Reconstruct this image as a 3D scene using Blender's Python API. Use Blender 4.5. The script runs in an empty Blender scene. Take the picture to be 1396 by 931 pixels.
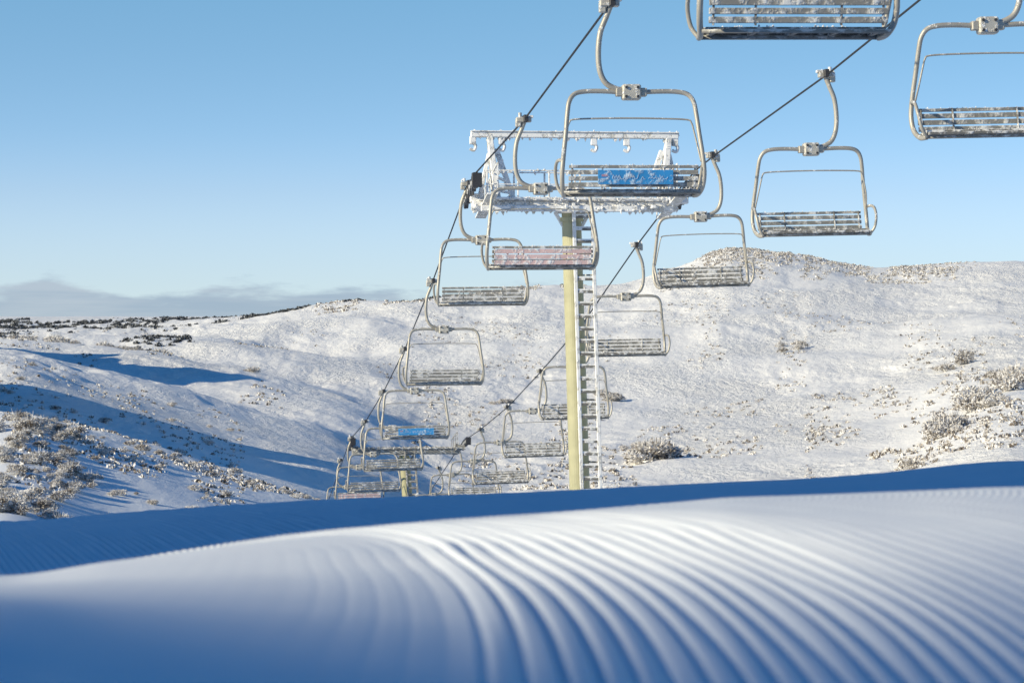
import bpy, math, random
import numpy as np
from mathutils import Vector, Matrix
random.seed(7); rng=np.random.default_rng(11)
scene=bpy.context.scene
scene.view_settings.view_transform='Standard'; scene.view_settings.look='None'; scene.view_settings.exposure=0
COL=scene.collection
SUN_EL=math.radians(22)
SUN_H=Vector((-0.88,-0.475)).normalized()
F=3300.0

# ---------------------------------------------------------------- noise
def hash2(ix,iy,seed):
    n=(ix*374761393+iy*668265263+seed*974634777)&0xFFFFFFFF
    n=((n^(n>>13))*1274126177)&0xFFFFFFFF
    n=n^(n>>16)
    return (n&0xFFFF)/65535.0
def vnoise(x,y,seed=0):
    ix=np.floor(x).astype(np.int64); iy=np.floor(y).astype(np.int64)
    fx=x-ix; fy=y-iy
    fx=fx*fx*fx*(fx*(fx*6-15)+10); fy=fy*fy*fy*(fy*(fy*6-15)+10)
    a=hash2(ix,iy,seed);b=hash2(ix+1,iy,seed);c=hash2(ix,iy+1,seed);d=hash2(ix+1,iy+1,seed)
    return (a*(1-fx)+b*fx)*(1-fy)+(c*(1-fx)+d*fx)*fy-0.5
def fbm(x,y,o,seed=0):
    s=0;a=1.0
    for i in range(o):
        s=s+a*vnoise(x,y,seed+i*17); x=x*2.03+5.1; y=y*2.03-3.7; a*=0.5
    return s
def sstep(a,b,x):
    t=np.clip((x-a)/(b-a),0,1); return t*t*(3-2*t)

# ---------------------------------------------------------------- pchip
def pslopes(xk,Y):
    h=np.diff(xk); d=np.diff(Y,axis=-1)/h
    m=np.zeros_like(Y)
    w1=2*h[1:]+h[:-1]; w2=h[1:]+2*h[:-1]
    a=d[...,:-1]; b=d[...,1:]
    ok=(a*b)>0
    with np.errstate(divide='ignore',invalid='ignore'):
        mm=(w1+w2)/(w1/a+w2/b)
    m[...,1:-1]=np.where(ok,mm,0)
    m[...,0]=d[...,0]; m[...,-1]=d[...,-1]
    return m
def peval_cols(xk,Y,q):      # Y (ncol,nk) ; q (N) -> (N,ncol)
    m=pslopes(xk,Y)
    q=np.clip(q,xk[0],xk[-1]); i=np.clip(np.searchsorted(xk,q)-1,0,len(xk)-2)
    h=xk[i+1]-xk[i]; t=(q-xk[i])/h
    h00=2*t**3-3*t*t+1;h10=t**3-2*t*t+t;h01=-2*t**3+3*t*t;h11=t**3-t*t
    return (Y[:,i]*h00+m[:,i]*h10*h+Y[:,i+1]*h01+m[:,i+1]*h11*h).T
def peval_pts(xk,Y,q):       # Y (N,nk), q (N)
    m=pslopes(xk,Y); n=np.arange(len(q))
    q=np.clip(q,xk[0],xk[-1]); i=np.clip(np.searchsorted(xk,q)-1,0,len(xk)-2)
    h=xk[i+1]-xk[i]; t=(q-xk[i])/h
    h00=2*t**3-3*t*t+1;h10=t**3-2*t*t+t;h01=-2*t**3+3*t*t;h11=t**3-t*t
    return Y[n,i]*h00+m[n,i]*h10*h+Y[n,i+1]*h01+m[n,i+1]*h11*h

# ---------------------------------------------------------------- terrain survey table
# bearing columns (tangent*F+698), distance rows, elevation stored as angle below the level line
PX=np.array([-2200,-500,0,150,300,450,600,700,850,920,1000,1080,1200,1396,1900,3600],float)
def cl(xs,ys): return np.interp(PX,xs,ys)
a1=cl([0,400,700,1000,1396],[.1076,.0915,.083,.0748,.0706])
d1=cl([0,400,700,1000,1396],[5.0,6.2,6.9,6.6,6.0])
z2=cl([-500,0,698,1396,1900],[.232,.245,.325,.42,.45])
a2=cl([0,400,700,1100,1396],[.0855,.0773,.0733,.0682,.060])
c1=(z2-2*a1)/(d1-2)**2
rows=[];DK=[]
for d in (.3,1,1.5,2,2.5,3,4,5,6,7,8):
    DK.append(d); rows.append(-(a1*d+c1*(d-d1)**2) if d>=2 else -(z2+(d-2)*.02))
DK.append(10); rows.append(-(a1+.012)*10)
DK.append(12); rows.append(-(a1*.4+a2*.6+.001)*12)
DK.append(15); rows.append(-a2*15)
DK.append(17); rows.append(-(a2*17+.12))
DK.append(22); rows.append(np.full(len(PX),-2.7))
DK.append(35); rows.append(np.full(len(PX),-5.6))
X0=[0,150,300,450,600,700,850,920,1000,1080,1200,1396]
def row(d,ys):
    DK.append(d); rows.append((430-cl(X0,ys))/F*d)
row(60,[740,800,840,870,898,898,898,898,898,898,898,880])
row(80,[645,690,720,760,850,850,850,850,850,850,850,820])
row(95,[576,624,668,708,790,830,830,830,830,830,820,780])
row(115,[568,602,648,694,770,800,800,800,800,790,780,740])
row(145,[545,580,624,672,745,770,780,780,770,760,735,680])
row(180,[507,543,590,632,695,715,715,712,705,695,670,612])
row(215,[477,506,555,600,655,668,665,660,655,648,630,570])
row(270,[482,508,535,563,608,616,612,608,603,597,580,528])
row(340,[474,488,501,530,553,556,548,545,540,532,515,480])
row(430,[463,470,476,488,490,482,475,470,460,455,450,428])
row(540,[455,458,450,443,434,425,418,405,392,392,396,386])
row(650,[448,448,438,419,408,398,386,366,338,345,366,357])
row(900,[439,438,435,430,424,418,415,405,400,395,390,378])
row(1500,[434]*12); row(7000,[431]*12)
DK=np.array(DK,float); LD=np.log(DK); TAB=np.array(rows).T   # (ncol, nk)
SHADOW_HILL_EDGE=[-58.0]
def ground(px,d,x,y,grooves=True):
    V=peval_cols(LD,TAB,np.log(np.clip(d,.3,7000)))
    z=peval_pts(PX,V,np.clip(px,PX[0],PX[-1]))
    # unseen ridges on the sunny side, shaped to throw the valley shadows
    z=z+(10.4+fbm(y/6.5,x*0,3,88)*6.5+fbm(y/2.2,x*0,3,89)*6)*np.exp(-((x+.2115*y+10.5)/4.3)**2)*sstep(121,132,y)*(1-sstep(156,169,y))
    z=z+(13.6+fbm(y/14,x*0,3,99)*6)*np.exp(-((x+.2115*y+14.5)/6)**2)*sstep(264,282,y)*(1-sstep(325,345,y))
    # unseen snow bank and bigger hill up-sun, added to shade the run
    z=z+8.4*sstep(.2,2.8,y+0.25*(x+12))*(1-sstep(17,26,y))*np.exp(-((x+13)/3.2)**2)
    z=z+90*(1-sstep(SHADOW_HILL_EDGE[0]-9,SHADOW_HILL_EDGE[0]+9,y-.30*(x+115)))*np.exp(-((x+122)/26)**2)*sstep(-260,-190,y)
    far=sstep(55,110,d)
    z=z+far*(fbm(x/38,y/38,2,3)*1.3*np.clip(d/400,0,1.1))
    z=z+far*(fbm((x*.8+y*.25)/2.3,(y*.8-x*.25)/6.5,3,9)*0.23*(.5+1.5*sstep(-.25,.35,fbm(x/24,y/40,2,201)))+fbm(x/9,y/13,2,21)*0.32)
    z=z+far*fbm((x*.9+y*.3)/15,(y*.9-x*.3)/48,2,51)*1.0*(1-sstep(400,700,d))
    # low folds receding on the open side of the valley
    z=z+sstep(200,300,d)*(1-sstep(500,560,px))*(1-sstep(900,1400,d))*.9*np.sin(d/19+px/90+2*fbm(px/160,d/90,2,77))
    z=z+sstep(150,600,d)*fbm(px/55,d/60,3,33)*.55*(1-sstep(1200,3000,d))
    near=1-sstep(16,22,d)
    z=z+near*(fbm(x/1.1,y/1.6,2,41)*0.010+fbm(x/.22,y/.5,2,44)*0.0010)
    if grooves:
        dd=np.clip(y,0,9)
        u=x+.02*(dd-2)+.016*(dd-2)**2*(dd>2)+.062*np.clip(dd-4,0,9)**2+np.where(y>9,.31*(y-9),0)+fbm(x/1.5,y/2.2,2,5)*.04
        amp=0.012+.05*sstep(-.30,-.1,u)+0.22*sstep(.3,.5,u)+0.98*sstep(-.08,.03,u)*(1-sstep(.44,.72,u))*(1-sstep(8.5,9.5,y))
        amp=np.maximum(amp,1.1*sstep(9.2,10.5,y)*(1-sstep(-1.2,1.2,x)))
        amp=amp*(.75+.7*(vnoise(u*27.7,y*1.4,61)+.25))
        ph=2*np.pi*u/.0362
        prof=1-(0.5+0.5*np.cos(ph+.30*np.sin(ph)))**2.2
        z=z+np.where(y>.3,near*amp*0.0118*prof,0)
        z=z+near*(1-sstep(-.15,.05,u))*fbm(x/1.3+y*.4,y/.16-x*1.1,2,91)*.0045*(1-sstep(7,9,y))
    return z
def gz(x,y):
    x=np.atleast_1d(np.asarray(x,float)); y=np.atleast_1d(np.asarray(y,float))
    return ground(698+F*x/np.maximum(y,1e-3),y,x,y,False)
def gpolar(x,y):
    r=np.hypot(x,y); th=np.arctan2(x,y); d=r*np.cos(np.clip(np.abs(th),0,math.radians(25)))
    return ground(698+F*np.tan(np.clip(th,-math.radians(40),math.radians(40))),d,x,y,False)
# set the added hill so that its soft shadow line falls on the run about 2.8 m from the origin
def lit(px_,py_):
    t=np.linspace(30,200,900); X=px_+SUN_H.x*t; Y=py_+SUN_H.y*t
    return bool(np.all(gpolar(X,Y)<-.34+t*math.tan(SUN_EL)))
lo_,hi_=-100.0,-20.0
for _ in range(17):
    mid=(lo_+hi_)/2; SHADOW_HILL_EDGE[0]=mid
    if lit(0,2.80): lo_=mid
    else: hi_=mid
SHADOW_HILL_EDGE[0]=(lo_+hi_)/2
print("hill edge",SHADOW_HILL_EDGE[0])

def build_ground():
    tf=np.arctan(np.linspace(-.245,.245,740))
    lo=np.linspace(-math.pi,tf[0],420)[:-1]; hi=np.linspace(tf[-1],math.pi,110)[1:-1]
    th=np.concatenate([lo,tf,hi]); n=len(th)
    ds=[.35]
    while ds[-1]<7000:
        d=ds[-1]
        r=.05 if d<1.2 else d*.0075 if d<8 else .035 if d<16.5 else d*.018 if d<65 else d*.0062 if d<720 else d*.06
        ds.append(d+max(r,.01))
    D=np.array(ds); m=len(D)
    TH,DD=np.meshgrid(th,D)
    tc=np.clip(np.abs(TH),0,math.radians(25))
    R=DD/np.cos(tc)
    X=(R*np.sin(TH)).ravel(); Y=(R*np.cos(TH)).ravel()
    PXq=(698+F*np.tan(np.clip(TH,-math.radians(40),math.radians(40)))).ravel()
    Z=ground(PXq,DD.ravel(),X,Y)
    V=np.stack([X,Y,Z],1).astype(np.float32)
    i=np.arange(m-1)[:,None]*n; j=np.arange(n)[None,:]; j2=(j+1)%n
    q=np.stack([i+j+0*i,i+n+j,i+n+j2,i+j2],-1).reshape(-1,4)[:, ::-1]
    V=np.vstack([V,[[0,0,float(V[:n,2].mean())]]]).astype(np.float32)
    q=q.astype(np.int32)
    cap=np.array([[a,(a+1)%n,m*n] for a in range(n)],np.int32)
    me=bpy.data.meshes.new("snow_ground")
    me.vertices.add(len(V)); me.vertices.foreach_set("co",V.ravel())
    loops=np.concatenate([q.ravel(),cap.ravel()])
    starts=np.concatenate([np.arange(len(q))*4,len(q)*4+np.arange(len(cap))*3]).astype(np.int32)
    me.loops.add(len(loops)); me.loops.foreach_set("vertex_index",loops)
    me.polygons.add(len(starts)); me.polygons.foreach_set("loop_start",starts)
    me.polygons.foreach_set("use_smooth",np.ones(len(starts),bool))
    me.update(calc_edges=True); me.validate()
    ob=bpy.data.objects.new("snow_ground",me); COL.objects.link(ob)
    ob["kind"]="structure"; ob["label"]="snow covered hills with groomed corduroy ski run"; ob["category"]="ground"
    return ob

# ---------------------------------------------------------------- materials
def newmat(name):
    m=bpy.data.materials.new(name); m.use_nodes=True
    nt=m.node_tree; b=nt.nodes["Principled BSDF"]; return m,nt,b
def N(nt,t,**k):
    n=nt.nodes.new(t)
    for a,v in k.items(): setattr(n,a,v)
    return n
def noise(nt,vec,scale,detail=4,rough=.55):
    n=N(nt,'ShaderNodeTexNoise'); n.inputs['Scale'].default_value=scale; n.inputs['Detail'].default_value=detail; n.inputs['Roughness'].default_value=rough
    if vec is not None: nt.links.new(vec,n.inputs['Vector'])
    return n.outputs['Fac']
def ramp(nt,fac,pts):
    r=N(nt,'ShaderNodeValToRGB'); e=r.color_ramp.elements
    while len(e)<len(pts): e.new(.5)
    for i,(p,c) in enumerate(pts): e[i].position=p; e[i].color=(*c,1)
    nt.links.new(fac,r.inputs['Fac']); return r.outputs['Color']
def math_(nt,op,a,b=None,clamp=False):
    n=N(nt,'ShaderNodeMath',operation=op,use_clamp=clamp)
    for i,v in enumerate((a,b)):
        if v is None: continue
        if isinstance(v,(int,float)): n.inputs[i].default_value=v
        else: nt.links.new(v,n.inputs[i])
    return n.outputs[0]
def mapr(nt,v,a,b,c=0,d=1):
    n=N(nt,'ShaderNodeMapRange'); n.interpolation_type='SMOOTHSTEP'
    nt.links.new(v,n.inputs[0])
    for i,x in enumerate((a,b,c,d)): n.inputs[i+1].default_value=x
    return n.outputs[0]
def mixc(nt,f,a,b,blend='MIX'):
    n=N(nt,'ShaderNodeMix',data_type='RGBA',blend_type=blend)
    if isinstance(f,(int,float)): n.inputs[0].default_value=f
    else: nt.links.new(f,n.inputs[0])
    for s,v in ((6,a),(7,b)):
        if isinstance(v,tuple): n.inputs[s].default_value=(*v,1)
        else: nt.links.new(v,n.inputs[s])
    return n.outputs[2]

def snow_mat():
    m,nt,b=newmat("snow")
    g=N(nt,'ShaderNodeNewGeometry'); sep=N(nt,'ShaderNodeSeparateXYZ'); nt.links.new(g.outputs['Position'],sep.inputs[0])
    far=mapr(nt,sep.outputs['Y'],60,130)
    mp=N(nt,'ShaderNodeMapping'); nt.links.new(g.outputs['Position'],mp.inputs[0])
    mp.inputs['Rotation'].default_value=(0,0,.45); mp.inputs['Scale'].default_value=(1,.42,1)
    n1=noise(nt,mp.outputs[0],.65,7,.68); n2=noise(nt,mp.outputs[0],.12,3,.5)
    nf=noise(nt,g.outputs['Position'],260,2,.5)
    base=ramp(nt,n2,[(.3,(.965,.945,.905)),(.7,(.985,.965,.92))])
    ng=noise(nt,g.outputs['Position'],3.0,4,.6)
    groomed=ramp(nt,ng,[(.3,(.80,.84,.88)),(.7,(.84,.87,.90))])     # groomed snow, darkened and cooled in colour to imitate weaker sun
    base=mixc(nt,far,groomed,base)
    n3=noise(nt,g.outputs['Position'],.9,5,.7); n4=noise(nt,g.outputs['Position'],.035,3,.6)
    sp=math_(nt,'MULTIPLY',mapr(nt,n3,.57,.65),mapr(nt,n4,.48,.63))
    sp=math_(nt,'MULTIPLY',math_(nt,'MULTIPLY',sp,far),.5)
    base=mixc(nt,sp,base,(.50,.46,.40))
    nt.links.new(base,b.inputs['Base Color'])
    b.inputs['Roughness'].default_value=.65; b.inputs['Specular IOR Level'].default_value=.25
    crust=mapr(nt,noise(nt,mp.outputs[0],.045,3,.6),.36,.62,.50,1.35)
    b1=N(nt,'ShaderNodeBump'); b1.inputs['Distance'].default_value=.9
    nt.links.new(n1,b1.inputs['Height']); nt.links.new(math_(nt,'MULTIPLY',math_(nt,'MULTIPLY',far,.8),crust),b1.inputs['Strength'])
    b2=N(nt,'ShaderNodeBump'); b2.inputs['Distance'].default_value=.0016; b2.inputs['Strength'].default_value=.5
    nt.links.new(nf,b2.inputs['Height']); nt.links.new(b1.outputs[0],b2.inputs['Normal'])
    nt.links.new(b2.outputs[0],b.inputs['Normal'])
    return m
def frosted(name,col,metal,rough,lo,hi,scale=9,up=.35,frost=(.86,.87,.88)):
    m,nt,b=newmat(name)
    tc=N(nt,'ShaderNodeTexCoord'); g=N(nt,'ShaderNodeNewGeometry')
    sep=N(nt,'ShaderNodeSeparateXYZ'); nt.links.new(g.outputs['Normal'],sep.inputs[0])
    oi=N(nt,'ShaderNodeObjectInfo')
    add=N(nt,'ShaderNodeVectorMath',operation='ADD'); nt.links.new(tc.outputs['Object'],add.inputs[0]); nt.links.new(oi.outputs['Location'],add.inputs[1])
    n=noise(nt,add.outputs[0],scale,5,.65)
    f=math_(nt,'ADD',n,math_(nt,'MULTIPLY',sep.outputs['Z'],up*.3))
    f=mapr(nt,f,lo,hi)
    n2=noise(nt,add.outputs[0],3,3)
    c=mixc(nt,n2,tuple(x*.7 for x in col),tuple(min(1,x*1.25) for x in col))
    nt.links.new(mixc(nt,f,c,frost),b.inputs['Base Color'])
    nt.links.new(math_(nt,'MULTIPLY',math_(nt,'SUBTRACT',1,f),metal),b.inputs['Metallic'])
    b.inputs['Roughness'].default_value=rough
    bp=N(nt,'ShaderNodeBump'); bp.inputs['Distance'].default_value=.02; bp.inputs['Strength'].default_value=.7
    nt.links.new(f,bp.inputs['Height']); nt.links.new(bp.outputs[0],b.inputs['Normal'])
    return m
M_SNOW=snow_mat()
M_TUBE=frosted("galvanised_steel_tube",(.46,.43,.37),.25,.45,.58,.72)
M_CLAMP=frosted("bracket_steel",(.55,.52,.45),.2,.5,.52,.64,14)
M_SLAT=frosted("seat_slat_with_rime",(.20,.19,.17),.05,.6,.46,.62,8,.5,(.84,.83,.80))
M_SLATF=frosted("backrest_slat_with_rime",(.28,.27,.245),.05,.6,.45,.64,6,.5,(.80,.79,.76))
M_DARK=frosted("dark_steel",(.06,.06,.065),.3,.5,.62,.75)
M_RIME=frosted("rimed_white_steel",(.60,.585,.54),.0,.7,.34,.50,6,.4,(.90,.89,.87))
M_GREY=frosted("dull_galvanised_steel",(.34,.33,.30),.0,.7,.50,.64,6,.4,(.85,.84,.82))
M_LADDER=frosted("ladder_rung_steel",(.20,.19,.17),.0,.7,.50,.62,6,.8,(.88,.87,.84))
M_POST=frosted("pale_green_post_paint",(.46,.44,.27),.0,.55,.66,.80,5,.1)
M_CABLE=frosted("steel_rope",(.035,.037,.042),.2,.6,.75,.9)
M_BLUE=frosted("blue_panel",(.04,.29,.64),.0,.4,.49,.70,9,.1,(.6,.74,.88))
M_PINK=frosted("faded_pink_panel",(.70,.50,.48),.0,.6,.46,.64,7,.3)
M_RED=frosted("red_print",(.42,.26,.36),.0,.5,.5,.7)
M_WHITE=frosted("white_print",(.42,.60,.80),.0,.5,.55,.7)
def shrub_mat(name,dark,lo,hi,mid=(.50,.46,.40)):
    m,nt,b=newmat(name)
    g=N(nt,'ShaderNodeNewGeometry'); oi=N(nt,'ShaderNodeObjectInfo')
    n=noise(nt,g.outputs['Position'],2.2,3,.7)
    n=math_(nt,'ADD',n,math_(nt,'MULTIPLY',math_(nt,'SUBTRACT',oi.outputs['Random'],.5),.12))
    rp=math_(nt,'ADD',n,math_(nt,'MULTIPLY',math_(nt,'SUBTRACT',g.outputs['Random Per Island'],.5),.35))
    c=ramp(nt,rp,[(lo,dark),((lo+hi)/2,mid),(hi,(.86,.84,.82))])
    nt.links.new(c,b.inputs['Base Color']); b.inputs['Roughness'].default_value=.9; b.inputs['Specular IOR Level'].default_value=.1
    return m
M_SHRUB=shrub_mat("frosted_twigs",(.17,.14,.115),.32,.56,(.50,.465,.42))
M_SHRUBD=shrub_mat("dark_heath",(.045,.05,.055),.48,.86,(.30,.31,.32))

# ---------------------------------------------------------------- mesh builder
class MB:
    def __init__(s): s.v=[];s.f=[];s.mi=[];s.mats=[]
    def mat(s,m):
        if m not in s.mats: s.mats.append(m)
        return s.mats.index(m)
    def tube(s,pts,r,m,sides=8,smooth=5,closed=False,r2=None):
        P=[Vector(p) for p in pts]
        if smooth>1 and len(P)>2:
            Q=[];n=len(P)
            rngi=range(n) if closed else range(n-1)
            for i in rngi:
                if closed: p0,p1,p2,p3=P[(i-1)%n],P[i],P[(i+1)%n],P[(i+2)%n]
                else: p0,p1,p2,p3=P[max(i-1,0)],P[i],P[i+1],P[min(i+2,n-1)]
                for k in range(smooth):
                    t=k/smooth
                    Q.append(.5*((2*p1)+(-p0+p2)*t+(2*p0-5*p1+4*p2-p3)*t*t+(-p0+3*p1-3*p2+p3)*t**3))
            if not closed: Q.append(P[-1])
            P=Q
        n=len(P); base=len(s.v); mi=s.mat(m); ref=None
        for i,p in enumerate(P):
            t=(P[(i+1)%n]-P[i-1]) if closed else (P[min(i+1,n-1)]-P[max(i-1,0)])
            t.normalize()
            if ref is None:
                ref=Vector((0,1,0)) if abs(t.y)<.9 else Vector((1,0,0))
            a=(ref-t*ref.dot(t)).normalized(); ref=a; b=t.cross(a)
            rr=r if r2 is None else r+(r2-r)*i/(n-1)
            for k in range(sides):
                an=2*math.pi*k/sides
                s.v.append(p+rr*(math.cos(an)*a+math.sin(an)*b))
        for i in range(n if closed else n-1):
            for k in range(sides):
                j=(i+1)%n; s.f.append((base+i*sides+k,base+i*sides+(k+1)%sides,base+j*sides+(k+1)%sides,base+j*sides+k)); s.mi.append(mi)
        if not closed:
            s.f.append(tuple(base+k for k in range(sides))[::-1]); s.mi.append(mi)
            s.f.append(tuple(base+(n-1)*sides+k for k in range(sides))); s.mi.append(mi)
    def box(s,c,size,m,rot=None,bev=.12):
        hx,hy,hz=[x/2 for x in size]; b=min(hx,hy,hz)*2*bev; R=rot or Matrix.Identity(3); c=Vector(c)
        base=len(s.v); mi=s.mat(m); idx={}
        for sx in(-1,1):
            for sy in(-1,1):
                for sz in(-1,1):
                    for ax in range(3):
                        p=[sx*(hx-b),sy*(hy-b),sz*(hz-b)]; p[ax]=(sx*hx,sy*hy,sz*hz)[ax]
                        idx[(sx,sy,sz,ax)]=len(s.v); s.v.append(c+R@Vector(p))
        def face(vs,out):
            P=[s.v[i] for i in vs]; nrm=(P[1]-P[0]).cross(P[2]-P[0])
            if nrm.dot(R@Vector(out))<0: vs=vs[::-1]
            s.f.append(tuple(vs)); s.mi.append(mi)
        for ax in range(3):
            o=[a for a in range(3) if a!=ax]
            for sg in(-1,1):
                vs=[]
                for (u,w) in((-1,-1),(1,-1),(1,1),(-1,1)):
                    k=[0,0,0]; k[ax]=sg;k[o[0]]=u;k[o[1]]=w; vs.append(idx[(*k,ax)])
                out=[0,0,0];out[ax]=sg; face(vs,out)
            for u in(-1,1):
                for w in(-1,1):
                    vs=[]
                    for e,a in((-1,o[0]),(-1,o[1]),(1,o[1]),(1,o[0])):
                        k=[0,0,0];k[ax]=e;k[o[0]]=u;k[o[1]]=w; vs.append(idx[(*k,a)])
                    out=[0,0,0];out[o[0]]=u;out[o[1]]=w; face(vs,out)
        for sx in(-1,1):
            for sy in(-1,1):
                for sz in(-1,1): face([idx[(sx,sy,sz,a)] for a in range(3)],(sx,sy,sz))
    def beam(s,a,b,w,h,m):
        a=Vector(a);b=Vector(b);d=b-a; L=d.length; d.normalize()
        up=Vector((0,0,1)) if abs(d.z)<.95 else Vector((0,1,0))
        y=up.cross(d).normalized(); z=d.cross(y)
        R=Matrix((d,y,z)).transposed(); s.box((a+b)/2,(L,w,h),m,R)
    def blob(s,c,r,m):   # lumpy rime crystal
        c=Vector(c); base=len(s.v); mi=s.mat(m); ring=[]
        top=len(s.v); s.v.append(c+Vector((0,0,r*random.uniform(.7,1.4))))
        for k in range(5):
            an=k*1.2566+random.random()*.8; rr=r*random.uniform(.6,1.3); ring.append(len(s.v)); s.v.append(c+Vector((math.cos(an)*rr,math.sin(an)*rr,random.uniform(-.3,.3)*r)))
        bot=len(s.v); s.v.append(c-Vector((0,0,r*random.uniform(.7,1.8))))
        for k in range(5):
            s.f.append((ring[k],ring[(k+1)%5],top)); s.f.append((ring[(k+1)%5],ring[k],bot)); s.mi+= [mi,mi]
    def obj(s,name,parent=None,smooth=False,zs=1.0):
        me=bpy.data.meshes.new(name); me.from_pydata([(v[0],v[1],v[2]*zs) for v in s.v],[],s.f)
        for m in s.mats: me.materials.append(m)
        me.polygons.foreach_set("material_index",s.mi)
        if smooth: me.polygons.foreach_set("use_smooth",[True]*len(s.f))
        me.update(); ob=bpy.data.objects.new(name,me); COL.objects.link(ob)
        if parent: ob.parent=parent
        return ob
def rimeline(b,a,c,n,r,m=None):
    a=Vector(a);c=Vector(c)
    for i in range(n):
        t=random.random(); p=a.lerp(c,t)+Vector((random.uniform(-1,1),random.uniform(-1,1),random.uniform(-1,1)))*r
        b.blob(p,r*random.uniform(.5,1.2),m or M_RIME)

# ---------------------------------------------------------------- chair prototype parts (origin = bracket, +Y = rider facing)
def chair_parts(panel=None,flip=1):
    parts=[]
    b=MB(); b.tube([(-.10,0,.03),(-.25,0,.06),(-.40,0,.15),(-.485,0,.34),(-.505,0,.62),(-.47,0,.92),(-.38,0,1.15),(-.31,0,1.33)],.044,M_TUBE,10,5); parts.append(("hanger",b,None,True))
    b=MB(); b.box((-.33,0,1.36),(.30,.16,.10),M_CLAMP); b.box((-.30,0,1.38),(.09,.34,.14),M_DARK)
    b.box((-.44,0,1.30),(.10,.12,.16),M_CLAMP); b.tube([(-.40,.0,1.42),(-.40,.0,1.50)],.035,M_RIME,8,1); b.box((-.2,0,1.42),(.12,.1,.05),M_RIME)
    rimeline(b,(-.48,0,1.42),(-.16,0,1.42),10,.03); parts.append(("cable_grip",b,None,False))
    b=MB(); b.box((0,0,0),(.29,.20,.24),M_CLAMP); 
    for x in(-.09,.09):
        for z in(-.07,.07): b.tube([(x,-.1,z),(x,-.125,z)],.022,M_DARK,6,1); b.tube([(x,.1,z),(x,.125,z)],.022,M_DARK,6,1)
    b.box((-.19,0,0),(.10,.13,.13),M_TUBE); b.box((.19,0,0),(.10,.13,.13),M_TUBE)
    parts.append(("bracket",b,None,False))
    b=MB()
    side=[(.14,0,0),(.45,0,.015),(.72,0,.01),(.88,-.02,-.03),(.965,-.05,-.14),(1.0,-.08,-.32),(1.035,-.14,-.62),(1.075,-.19,-.92),(1.10,-.2,-1.18),(1.09,-.12,-1.38),(1.05,.05,-1.49),(1.02,.28,-1.50)]
    for sx in(-1,1): b.tube([(sx*x,y,z) for x,y,z in side],.036,M_TUBE,10,5)
    for sx in(-1,1): b.tube([(sx*1.085,-.19,-1.02),(sx*1.13,-.02,-1.00),(sx*1.145,.18,-1.05),(sx*1.14,.30,-1.20),(sx*1.10,.33,-1.38),(sx*1.02,.29,-1.50)],.026,M_TUBE,8,5)
    b.tube([(-1.02,.28,-1.50),(1.02,.28,-1.50)],.024,M_SLATF,8,1); b.tube([(-1.06,-.08,-1.47),(1.06,-.08,-1.47)],.024,M_SLATF,8,1)
    parts.append(("frame",b,None,True))
    b=MB(); sp=[(.34,-1.455),(.25,-1.425),(.155,-1.43),(.06,-1.44),(-.035,-1.445)]
    for i,(y,z) in enumerate(sp): b.box((0,y,z),(2.02,.08,.04),M_SLAT)
    for x in(-.92,-.46,0,.46,.92): b.box((x,.14,-1.475),(.05,.44,.03),M_SLAT)
    rimeline(b,(-1,.35,-1.45),(1,.35,-1.45),30,.013); rimeline(b,(-1,.1,-1.41),(1,.1,-1.41),30,.015)
    rimeline(b,(-1,-.06,-1.46),(1,-.06,-1.46),30,.014)
    parts.append(("seat",b,None,False))
    b=MB()
    for z,y in((-1.365,-.175),(-1.275,-.198),(-1.185,-.222),(-1.105,-.242)): b.box((0,y,z),(2.0,.032,.066 if z<-1.12 else .045),M_SLATF)
    for x in(-.95,-.48,.48,.95): b.beam((x,-.16,-1.42),(x,-.225,-1.085),.02,.04,M_SLAT)
    rimeline(b,(-1,-.24,-1.08),(1,-.24,-1.08),40,.012)
    parts.append(("backrest",b,None,False))
    b=MB(); b.tube([(-1.07,-.1,-1.02),(-1.04,.02,-.80),(-.985,.06,-.55),(-.95,.06,-.44),(-.88,.06,-.395),(-.5,.06,-.38),(0,.06,-.375),(.5,.06,-.38),(.88,.06,-.395),(.95,.06,-.44),(.985,.06,-.55),(1.04,.02,-.80),(1.07,-.1,-1.02)],.014,M_TUBE,6,4)
    parts.append(("restraint_bar",b,None,True))
    if panel=="blue":
        b=MB(); b.box((.02,-.275,-1.26),(1.16,.02,.21),M_BLUE,bev=.1); parts.append(("advertising_panel",b,"blue advertising panel with frosted white script lettering",False))
        b=MB(); y=-.2865
        b.box((-.46,y,-1.235),(.09,.005,.035),M_RED,bev=.2); b.box((-.46,y,-1.285),(.12,.005,.018),M_WHITE,bev=.2)
        pts=[];xx=-.34
        i=0
        while xx<.52:
            pts.append((xx,y,-1.285+random.choice([-.0,.026,.042,.055])*(i%2)+random.uniform(-.006,.006))); xx+=random.uniform(.014,.026); i+=1
            if random.random()<.10 and len(pts)>3:
                b.tube(pts,.0055,M_WHITE,5,2); pts=[]; xx+=.03
        if len(pts)>2: b.tube(pts,.0055,M_WHITE,5,2)
        parts.append(("lettering",b,None,False))
    if panel=="pink":
        b=MB()
        for z in(-1.39,-1.285,-1.18): b.box((0,-.275,z),(1.92,.02,.084),M_PINK,bev=.1)
        for x in(-.7,.7): b.box((x,-.262,-1.285),(.04,.01,.29),M_PINK)
        parts.append(("advertising_panel",b,"faded pink panel covered in frost",False))
    return parts
def make_proto(panel):
    e=bpy.data.objects.new("chairlift_chair",None); COL.objects.link(e); e.empty_display_size=.3
    obs={}
    for name,b,lab,sm in chair_parts(panel):
        o=b.obj(name,obs["advertising_panel"] if name=="lettering" else e,sm,1.0 if name in("hanger","cable_grip","bracket") else 1.045)
        if lab:o["label"]=lab
        obs[name]=o
    return e
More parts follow.
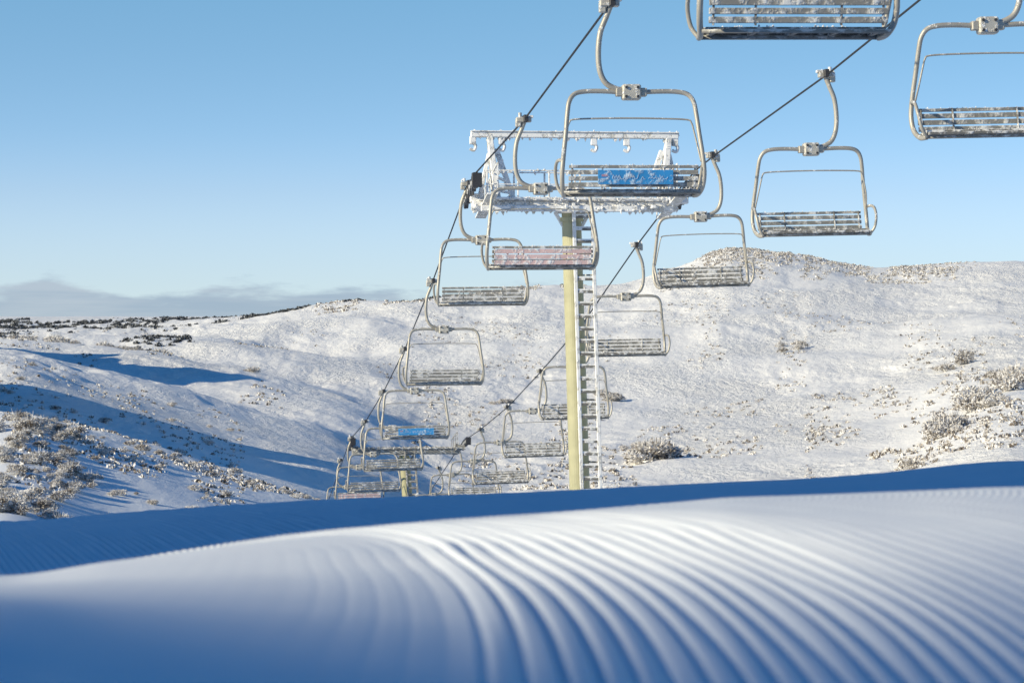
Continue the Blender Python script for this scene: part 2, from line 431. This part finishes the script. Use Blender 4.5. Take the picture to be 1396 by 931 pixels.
def copy_tree(src,parent=None):
    o=src.copy(); COL.objects.link(o)
    if parent is not None: o.parent=parent
    for c in list(src.children): copy_tree(c,o)
    return o
YAW=math.atan(.12)
protos={None:make_proto(None),"blue":make_proto("blue"),"pink":make_proto("pink")}
used=set()
LZ=[(26.7,4.66),(37.25,3.43),(47.8,2.50),(58.7,1.83),(68.6,-.39),(79,-2.45),(89.3,-4.15),(100.5,-5.75),(111,-6.95),(121.5,-8.6)]
RZ=[(34.8,4.16),(45.2,3.10),(55.6,2.27),(65.9,.52),(75.6,-1.6),(85.6,-3.36),(95.6,-5.0),(105.6,-6.35),(115.7,-7.6),(125.7,-9.3)]
def place(x,y,z,rev,panel,label):
    src=protos[panel]
    if panel not in used: e=src; used.add(panel)
    else: e=copy_tree(src)
    e.location=(x,y,z); e.rotation_euler=(0,math.radians(random.uniform(-.5,.5)+(1.4 if rev else -.8)),YAW+(math.pi if rev else 0)+math.radians(random.uniform(-1.5,1.5)))
    if rev: e.scale=(1,1,1.02)
    e["label"]=label; e["category"]="chairlift chair"; e["group"]="chairs hanging on the chairlift cable"
lp={1:"blue",2:"pink",5:"blue",8:"pink"}
for i,(d,z) in enumerate(LZ):
    p=lp.get(i)
    lab={None:"empty frosted steel chairlift chair hanging from cable","blue":"frosted chairlift chair with blue panel on its backrest","pink":"frosted chairlift chair with faded pink panel on backrest"}[p]
    place(6.3-.12*d,d,z,False,p,lab)
for i,(d,z) in enumerate(RZ):
    place(11.0-.12*d,d,z,True,None,"empty slatted steel chairlift chair facing uphill, dusted with rime")
# ---------------------------------------------------------------- haul cables
def cable(pts):
    b=MB(); b.tube(pts,.019,M_CABLE,8,1); o=b.obj("haul_cable",None,True)
    o["label"]="dark steel haul cable carrying the lift chairs"; o["category"]="cable"; o["group"]="chairlift haul cables"
OFF=.31
def LC(d,z): return (6.3-.12*d-OFF,d,z)
def RC(d,z): return (11.0-.12*d+OFF,d,z)
lk=[(-30,12.3)]+[(d,z+1.38) for d,z in LZ[:3]]+[(57,3.36),(58.2,3.24)]+[(59.6,2.98)]+[(d,z+1.38) for d,z in LZ[4:8]]+[(110.6,-5.52),(112.5,-5.72),(138,-10.8),(175,-16.5)]
rk=[(-30,13.2)]+[(d,z+1.40) for d,z in RZ[:3]]+[(57.6,3.48),(59.4,3.20),(60.4,3.0)]+[(d,z+1.40) for d,z in RZ[3:8]]+[(111.2,-5.62),(113,-5.8),(138,-10.9),(175,-16.5)]
cable([LC(*p) for p in lk]); cable([RC(*p) for p in rk])

# ---------------------------------------------------------------- tower (local origin at crossarm centre; +Y along line)
def wheel(b,c,r):
    cx,cy,cz=c
    b.tube([(cx-.05,cy,cz),(cx+.05,cy,cz)],r,M_DARK,18,1)
    b.tube([(cx-.065,cy,cz),(cx+.065,cy,cz)],r*.35,M_RIME,10,1)
def make_tower(zc,base_z,W,full=True):
    RM=M_RIME if full else M_GREY
    e=bpy.data.objects.new("lift_tower",None); COL.objects.link(e); e.empty_display_size=1
    H=zc-base_z
    px0,px1=.14,-.20
    b=MB(); b.tube([(px0,0,-H),(px1,0,-.12)],.255,M_POST,28,1,r2=.235)
    b.box((px0,0,-H+.08),(.8,.8,.16),M_RIME); b.tube([(px1+.005,0,-.35),(px1+.005,0,-.25)],.29,M_POST,28,1); b.obj("post",e)
    b=MB(); x0,x1=px0+.22,px1+.23; hw=.225
    for dx in(-hw,hw):
        b.beam((x0+dx,-.33,-H+.3),(x1+dx,-.33,.1),.085,.09,RM)
        rimeline(b,(x0+dx,-.35,-H+.3),(x1+dx,-.35,.1),60,.03,RM)
    n=int((H-.3)/.30)
    for i in range(n):
        t=i/n; x=x0+(x1-x0)*t; z=-H+.4+i*.30
        b.beam((x-hw,-.33,z),(x+hw,-.33,z),.06,.07,M_LADDER)
        b.beam((x-hw,-.33,z+.05),(x+hw,-.33,z+.045),.05,.035,RM)
        if i%5==0:
            b.beam((x-hw,-.28,z+.1),(x-hw+.02,-.2,z+.1),.04,.04,M_LADDER); b.beam((x+hw,-.28,z+.1),(x-.05,-.05,z+.1),.04,.04,M_LADDER)
    b.obj("ladder",e)
    b=MB(); b.box((-.13,0,.02),(W*2-.3,.30,.25),RM); b.box((-.17,0,-.125),(.7,.55,.05),RM)
    b.box((-.13,-.0,.16),(W*2-.6,.42,.03),RM)
    if full:
        b.box((-.55,-.46,-.06),(W*2-1.5,.12,.14),RM); b.box((.35,.46,.10),(W*2-1.4,.12,.14),RM)
        for x in(-W+.9,-.9,.1,.9,W-.9): b.box((x,0,.0),(.10,1.0,.08),RM)
        rimeline(b,(-W,-.16,.0),(W-.3,-.16,.0),130,.055); rimeline(b,(-W,-.1,-.10),(W-.3,-.1,-.10),60,.055); rimeline(b,(-W+.3,-.48,-.06),(W-1.2,-.48,-.06),70,.05)
    b.beam((-.6,0,-.12),(-.25,0,-.7),.08,.08,RM); b.beam((.25,0,-.12),(-.08,0,-.7),.08,.08,RM)
    b.obj("crossarm",e)
    if full:
        b=MB(); zt=1.73; WE=W-.22
        b.box((-.11,0,zt),(W+WE,.15,.14),RM); b.box((-.11,0,zt+.08),(W+WE,.22,.025),RM)
        for sx in(-1,1):
            xa=sx*(W-.62)
            for yy in(-.28,.28): b.beam((xa,yy,.17),(xa+sx*.16,0,zt-.05),.15,.15,RM)
            b.beam((xa-sx*.42,0,.17),(xa+sx*.0,0,zt-.35),.12,.12,RM)
            b.beam((xa+sx*.42,0,.17),(xa+sx*.18,0,zt-.45),.09,.09,RM)
            for k in range(4):
                t=(k+.6)/4.4; b.beam((xa+sx*.16*t,-.28*(1-t),.17+t*(zt-.2)),(xa-sx*.42+sx*.42*t,0,.17+t*(zt-.55)),.06,.06,RM)
            rimeline(b,(xa,-.28,.17),(xa+sx*.16,0,zt-.1),45,.05); rimeline(b,(xa-sx*.42,0,.17),(xa,0,zt-.4),30,.05)
        rimeline(b,(-W,0,zt+.03),(WE,0,zt+.03),130,.05); rimeline(b,(-W,0,zt-.06),(WE,0,zt-.06),70,.05)
        for x in(-W+.05,-W+.75,0.35,1.15,W-.3):
            b.beam((x,0,zt-.04),(x,0,zt-.24),.15,.10,RM); b.tube([(x,0,zt-.2),(x+.07,0,zt-.27),(x+.03,0,zt-.38),(x-.07,0,zt-.34)],.042,RM,6,3)
        b.obj("lifting_frame",e)
    b=MB()
    for y in(-.42,.42):
        b.beam((-W+.35,y,.19),(W-.45,y,.19),.05,.05,RM)
        if full: b.beam((-W+.35,y,.85),(W-.45,y,.85),.032,.032,RM); b.beam((-W+.35,y,.52),(W-.45,y,.52),.026,.026,RM)
        if full:
            for k in range(7):
                x=-W+.35+(2*W-.8)*k/6; b.beam((x,y,.19),(x,y,.85),.042,.042,RM)
            rimeline(b,(-W+.35,y,.85),(W-.45,y,.85),40,.035,RM)
    for k in range(20):
        x=-W+.4+(2*W-.9)*k/19; b.beam((x,-.42,.215),(x,.42,.215),.03,.03,RM)
    rimeline(b,(-W+.4,-.42,.17),(W-.5,-.42,.17),50,.04,RM); b.obj("catwalk",e)
    for sx in(-1,1):
        b=MB(); L=1.35; cx=sx*W
        sl=-.17
        b.beam((cx+sx*.0,-L,.30-L*sl*1.0),(cx,L,.30+L*sl),.06,.14,M_DARK)
        for q in(-.75,.75):
            b.beam((cx+.10,q-.35,.42+(q-.35)*sl),(cx+.10,q+.35,.42+(q+.35)*sl),.04,.12,RM)
        b.box((cx-sx*.15,0,.20),(.34,.2,.22),RM)
        xo=cx-sx*.38
        b.beam((xo,-L,.02-L*sl),(xo,L,.02+L*sl),.26,.04,RM)
        for q in(-L,-.45,.45,L): b.beam((xo-sx*.12,q,.02+q*sl),(xo-sx*.12,q,.75+q*sl),.035,.035,RM)
        b.beam((xo-sx*.12,-L,.75-L*sl),(xo-sx*.12,L,.75+L*sl),.03,.03,RM)
        b.box((cx,-L-.05,.33-L*sl),(.24,.12,.34),M_DARK)
        rimeline(b,(cx,-L,.35-L*sl),(cx,L,.35+L*sl),30,.04,RM)
        if full: rimeline(b,(xo,-L,.05-L*sl),(xo,L,.05+L*sl),30,.05,RM)
        t=b.obj("sheave_assembly",e)
        for k in range(6):
            y=-1.12+k*.448; b=MB(); r=.19; wheel(b,(cx,y,.38+y*sl+ .03*(1-(y/1.12)**2)),r); b.obj("sheave_wheel",t)
    e["label"]="pale green lift tower with rime covered crossarm and ladder"; e["category"]="chairlift tower"; e["group"]="chairlift towers"
    return e
def tower_at(d,zc,base,full=True):
    lx,_,_=LC(d,0); rx,_,_=RC(d,0); W=(rx-lx)/2*math.cos(YAW)
    e=make_tower(zc,base,W,full); e.location=((lx+rx)/2,d,zc); e.rotation_euler=(0,0,YAW); return e
tx=(LC(58.5,0)[0]+RC(58.5,0)[0])/2
tower_at(58.5,2.62,float(gz(tx,58.5)[0])-.15)
tx=(LC(112,0)[0]+RC(112,0)[0])/2
t2=tower_at(112,-6.30,float(gz(tx,112)[0])-.15,False)
t2["label"]="smaller distant lift tower, pale post with dark wheels"

# ---------------------------------------------------------------- ground
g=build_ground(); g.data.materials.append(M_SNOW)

# ---------------------------------------------------------------- shrubs
def shrub_mesh(name,n,seed,mat,w=1.0,h=.7,leaf=.09):
    r=np.random.default_rng(seed)
    lobes=[(r.uniform(-.35,.35)*w,r.uniform(-.35,.35)*w,r.uniform(.15,.5)*h,r.uniform(.2,.38)) for _ in range(8)]
    V=[];Fc=[]
    for _ in range(n):
        lx,ly,lz,lr=lobes[r.integers(8)]
        v=r.normal(size=3); v/=np.linalg.norm(v); v[2]=abs(v[2])*.9-.15
        p=np.array([lx,ly,lz])+v*lr*r.uniform(.55,1.15)*np.array([w,w,h*1.1]); p[2]=max(p[2],.0)
        dr=v+r.normal(size=3)*.55; dr/=np.linalg.norm(dr); sd=np.cross(dr,r.normal(size=3)); sd/=np.linalg.norm(sd)
        L=leaf*r.uniform(.6,1.6); wd=leaf*r.uniform(.18,.42)
        i=len(V); V+= [p-sd*wd-dr*L*.5,p+sd*wd-dr*L*.3,p+dr*L+sd*wd*.4,p+dr*L*.6-sd*wd*.6]; Fc.append((i,i+1,i+2,i+3))
    for k in range(26): # stems
        a=r.uniform(0,6.28); q=r.uniform(.1,.42)*w; tp=np.array([math.cos(a)*q,math.sin(a)*q,h*r.uniform(.4,1.0)]); b0=tp*np.array([.25,.25,0]); s=np.array([-math.sin(a),math.cos(a),0])*.012
        i=len(V); V+=[b0-s,b0+s,tp+s*.4,tp-s*.4]; Fc.append((i,i+1,i+2,i+3))
    me=bpy.data.meshes.new(name); me.from_pydata([tuple(v) for v in V],[],Fc); me.materials.append(mat); me.update(); return me
SH=[shrub_mesh("frosted_shrub",1900,s,M_SHRUB,1.0,.72+.08*(s%3),.055) for s in range(5)]
SHF=[shrub_mesh("frosted_shrub",900,10+s,M_SHRUB,1.0,.75,.075) for s in range(3)]
cnt=0
def add_shrub(px,d,size,lab,meshes):
    global cnt
    x=(px-698)/F*d; z=float(gz(x,d)[0])
    o=bpy.data.objects.new("frosted_shrub",random.choice(meshes)); COL.objects.link(o)
    o.location=(x,d,z-.06*size); o.rotation_euler=(0,0,random.uniform(0,6.28)); s=size*random.uniform(.8,1.2)
    o.scale=(s*random.uniform(.9,1.2),s,s*random.uniform(.8,1.1))
    o["label"]=lab; o["category"]="shrub"; o["group"]="frosted shrubs on the snowy slopes"; cnt+=1
L1="rounded shrub with rime coated twigs on snowy bank"; L2="low frosted shrub standing in hillside snow"
for i in range(95):
    px=-40+205*random.random()**1.1; d=random.uniform(68,96)
    if px>150-(d-64)*1.5+random.uniform(-20,20): px*=.6
    add_shrub(px,d,random.choice([.35,.5,.65,.8,.95])*random.uniform(.85,1.1),L1,SH)
for i in range(60):
    add_shrub(random.uniform(60,440),random.uniform(80,114),random.uniform(.2,.5),L2,SHF)
for i in range(24):
    add_shrub(random.uniform(-20,330),random.uniform(122,200),random.uniform(.3,.8),L2,SHF)
def clump(px,d,n,sp,size,dsp=5):
    for i in range(n): add_shrub(px+random.gauss(0,sp),d+random.gauss(0,dsp),size*random.uniform(.6,1.2),L2,SHF)
clump(885,250,13,13,3.6,3); clump(862,262,3,10,2.0,3); clump(680,350,4,8,1.6); clump(838,350,4,9,2.4)
clump(1285,225,11,17,2.6,4); clump(1345,245,9,13,2.8,3); clump(1385,285,7,12,3.0); clump(1240,200,3,10,1.3); clump(1300,335,5,14,2.1); clump(1150,195,4,20,1.0)
clump(1085,415,5,15,2.2); clump(180,395,9,22,2.6); clump(80,440,8,25,2.8); clump(345,345,3,10,1.5)
def cover(name,items,mat,label,blades=12):
    V=[];Fc=[]
    P=np.array(items); Z=gz(P[:,0],P[:,1])
    for (x,y,s),z in zip(items,Z):
        for k in range(blades):
            a=random.uniform(0,6.28); rr=abs(random.gauss(0,.38))*s; bx=x+math.cos(a)*rr; by=y+math.sin(a)*rr
            w=s*random.uniform(.06,.2); h=s*random.uniform(.2,.5)*max(.35,1-rr/s*.8); t=random.uniform(0,3.14); c,sn=math.cos(t)*w,math.sin(t)*w
            lx,ly=random.uniform(-.2,.2)*s,random.uniform(-.2,.2)*s; i=len(V)
            V+=[(bx-c,by-sn,z-.08*s),(bx+c,by+sn,z-.08*s),(bx+c*.8+lx,by+sn*.8+ly,z+h),(bx-c*.6+lx,by-sn*.6+ly,z+h*.85)]; Fc.append((i,i+1,i+2,i+3))
    me=bpy.data.meshes.new(name); me.from_pydata(V,[],Fc); me.materials.append(mat); me.update()
    o=bpy.data.objects.new(name,me); COL.objects.link(o); o["kind"]="stuff"; o["label"]=label; o["category"]="vegetation"
def scatter(n,pxr,dr,s,thr=.1,seed=0,sc=60,fd=9):
    out=[]
    while len(out)<n:
        px=random.uniform(*pxr); d=math.exp(random.uniform(math.log(dr[0]),math.log(dr[1])))
        x=(px-698)/F*d
        if float(vnoise(np.array([px/sc]),np.array([math.log(d)*fd]),seed+70)[0])<thr*random.uniform(.3,1.6): continue
        out.append((x,d,s*random.uniform(.5,1.3)))
    return out
it=scatter(1000,(-100,460),(78,122),.28,seed=1,thr=.0)+scatter(1500,(560,1500),(215,560),.65,seed=2,thr=.14)+scatter(800,(1100,1500),(190,330),.7,seed=3,thr=.05)+scatter(300,(-100,560),(260,600),.7,seed=4,thr=.15)+scatter(450,(-60,330),(125,205),.35,seed=24,thr=-.1)
it+=scatter(1800,(900,1330),(560,665),.85,seed=5,thr=-.15,sc=30)+scatter(400,(400,830),(610,660),1.1,seed=6,thr=.05,sc=30)+scatter(500,(960,1080),(590,650),.95,seed=16,thr=-.3,sc=30)
cover("low_scrub",it,M_SHRUB,"sparse frosted grass and scrub poking through snow",16)
it=scatter(1500,(-150,330),(600,950),1.6,seed=8,thr=.06,sc=95,fd=22)+scatter(420,(-150,260),(400,600),1.2,seed=9,thr=.16,sc=80,fd=20)+scatter(200,(330,600),(640,665),1.3,seed=12,thr=.05,sc=40)
cover("dark_heath",it,M_SHRUBD,"dark heath bushes on the far snowy ridge",18)

# ---------------------------------------------------------------- world
w=bpy.data.worlds.new("World"); scene.world=w; w.use_nodes=True; nt=w.node_tree
bg=nt.nodes["Background"]
tc=N(nt,'ShaderNodeTexCoord'); mp=N(nt,'ShaderNodeMapping'); mp.vector_type='POINT'; mp.inputs['Scale'].default_value=(1,1,3.2); mp.inputs['Location'].default_value=(0,0,.05)
nt.links.new(tc.outputs['Generated'],mp.inputs[0])
nm=N(nt,'ShaderNodeVectorMath',operation='NORMALIZE'); nt.links.new(mp.outputs[0],nm.inputs[0])
sky=N(nt,'ShaderNodeTexSky'); sky.sky_type='NISHITA'; sky.sun_disc=False; sky.sun_elevation=SUN_EL; sky.sun_rotation=math.atan2(SUN_H.x,SUN_H.y)%(2*math.pi)
sky.altitude=1800; sky.air_density=1.0; sky.dust_density=.6; sky.ozone_density=1.5
nt.links.new(nm.outputs[0],sky.inputs['Vector'])
STR=.14
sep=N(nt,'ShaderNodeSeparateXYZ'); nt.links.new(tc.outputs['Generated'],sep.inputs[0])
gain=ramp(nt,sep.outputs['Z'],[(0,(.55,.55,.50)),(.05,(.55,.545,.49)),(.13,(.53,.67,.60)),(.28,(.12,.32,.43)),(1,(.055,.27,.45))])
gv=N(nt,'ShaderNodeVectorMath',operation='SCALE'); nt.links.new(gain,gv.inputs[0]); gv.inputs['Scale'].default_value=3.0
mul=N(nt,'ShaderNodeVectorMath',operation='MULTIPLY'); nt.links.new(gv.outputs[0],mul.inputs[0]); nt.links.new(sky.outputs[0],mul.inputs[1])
m2=N(nt,'ShaderNodeMapping'); m2.inputs['Scale'].default_value=(24,24,115); m2.inputs['Location'].default_value=(2.3,0,.4); nt.links.new(tc.outputs['Generated'],m2.inputs[0])
n1=noise(nt,m2.outputs[0],1.0,6,.6)
m3=N(nt,'ShaderNodeMapping'); m3.inputs['Scale'].default_value=(8,8,120); nt.links.new(tc.outputs['Generated'],m3.inputs[0])
n3=noise(nt,m3.outputs[0],1.0,4,.55)
edge=math_(nt,'ADD',.0108,math_(nt,'MULTIPLY',math_(nt,'SUBTRACT',n1,.5),.028))
pf=math_(nt,'DIVIDE',math_(nt,'ADD',sep.outputs['X'],.188),.010)
pf=math_(nt,'DIVIDE',.0062,math_(nt,'ADD',1.0,math_(nt,'MULTIPLY',pf,pf)))
edge=math_(nt,'ADD',edge,pf)
left=mapr(nt,sep.outputs['X'],-.05,.07,1,0)
f=math_(nt,'SUBTRACT',edge,sep.outputs['Z']); f=mapr(nt,f,-.002,.005); f=math_(nt,'MULTIPLY',f,math_(nt,'ADD',.10,math_(nt,'MULTIPLY',left,.62)))
haze=mapr(nt,sep.outputs['Z'],.0,.08,.75,0)
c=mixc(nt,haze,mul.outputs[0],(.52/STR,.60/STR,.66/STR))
cc=mixc(nt,mapr(nt,n3,.40,.66),(.27/STR,.37/STR,.51/STR),(.42/STR,.49/STR,.59/STR))
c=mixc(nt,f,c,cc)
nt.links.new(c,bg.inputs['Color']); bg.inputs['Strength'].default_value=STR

# ---------------------------------------------------------------- sun, camera
s=Vector((SUN_H.x*math.cos(SUN_EL),SUN_H.y*math.cos(SUN_EL),math.sin(SUN_EL)))
L=bpy.data.lights.new("sun",'SUN'); L.energy=5; L.angle=math.radians(.6); L.color=(1,.89,.65)
lo=bpy.data.objects.new("sun",L); COL.objects.link(lo); lo.rotation_euler=s.to_track_quat('Z','Y').to_euler(); lo.location=s*50
cd=bpy.data.cameras.new("camera"); cam=bpy.data.objects.new("camera",cd); COL.objects.link(cam)
cd.sensor_width=36; cd.lens=F/1396*36; cd.clip_start=.05; cd.clip_end=9000
cam.location=(0,0,0); cam.rotation_euler=(math.radians(90)-math.atan(35/F),0,0)
cd.dof.use_dof=True; cd.dof.focus_distance=60; cd.dof.aperture_fstop=7.1
scene.camera=cam
print("shrubs",cnt,"verts",len(g.data.vertices))
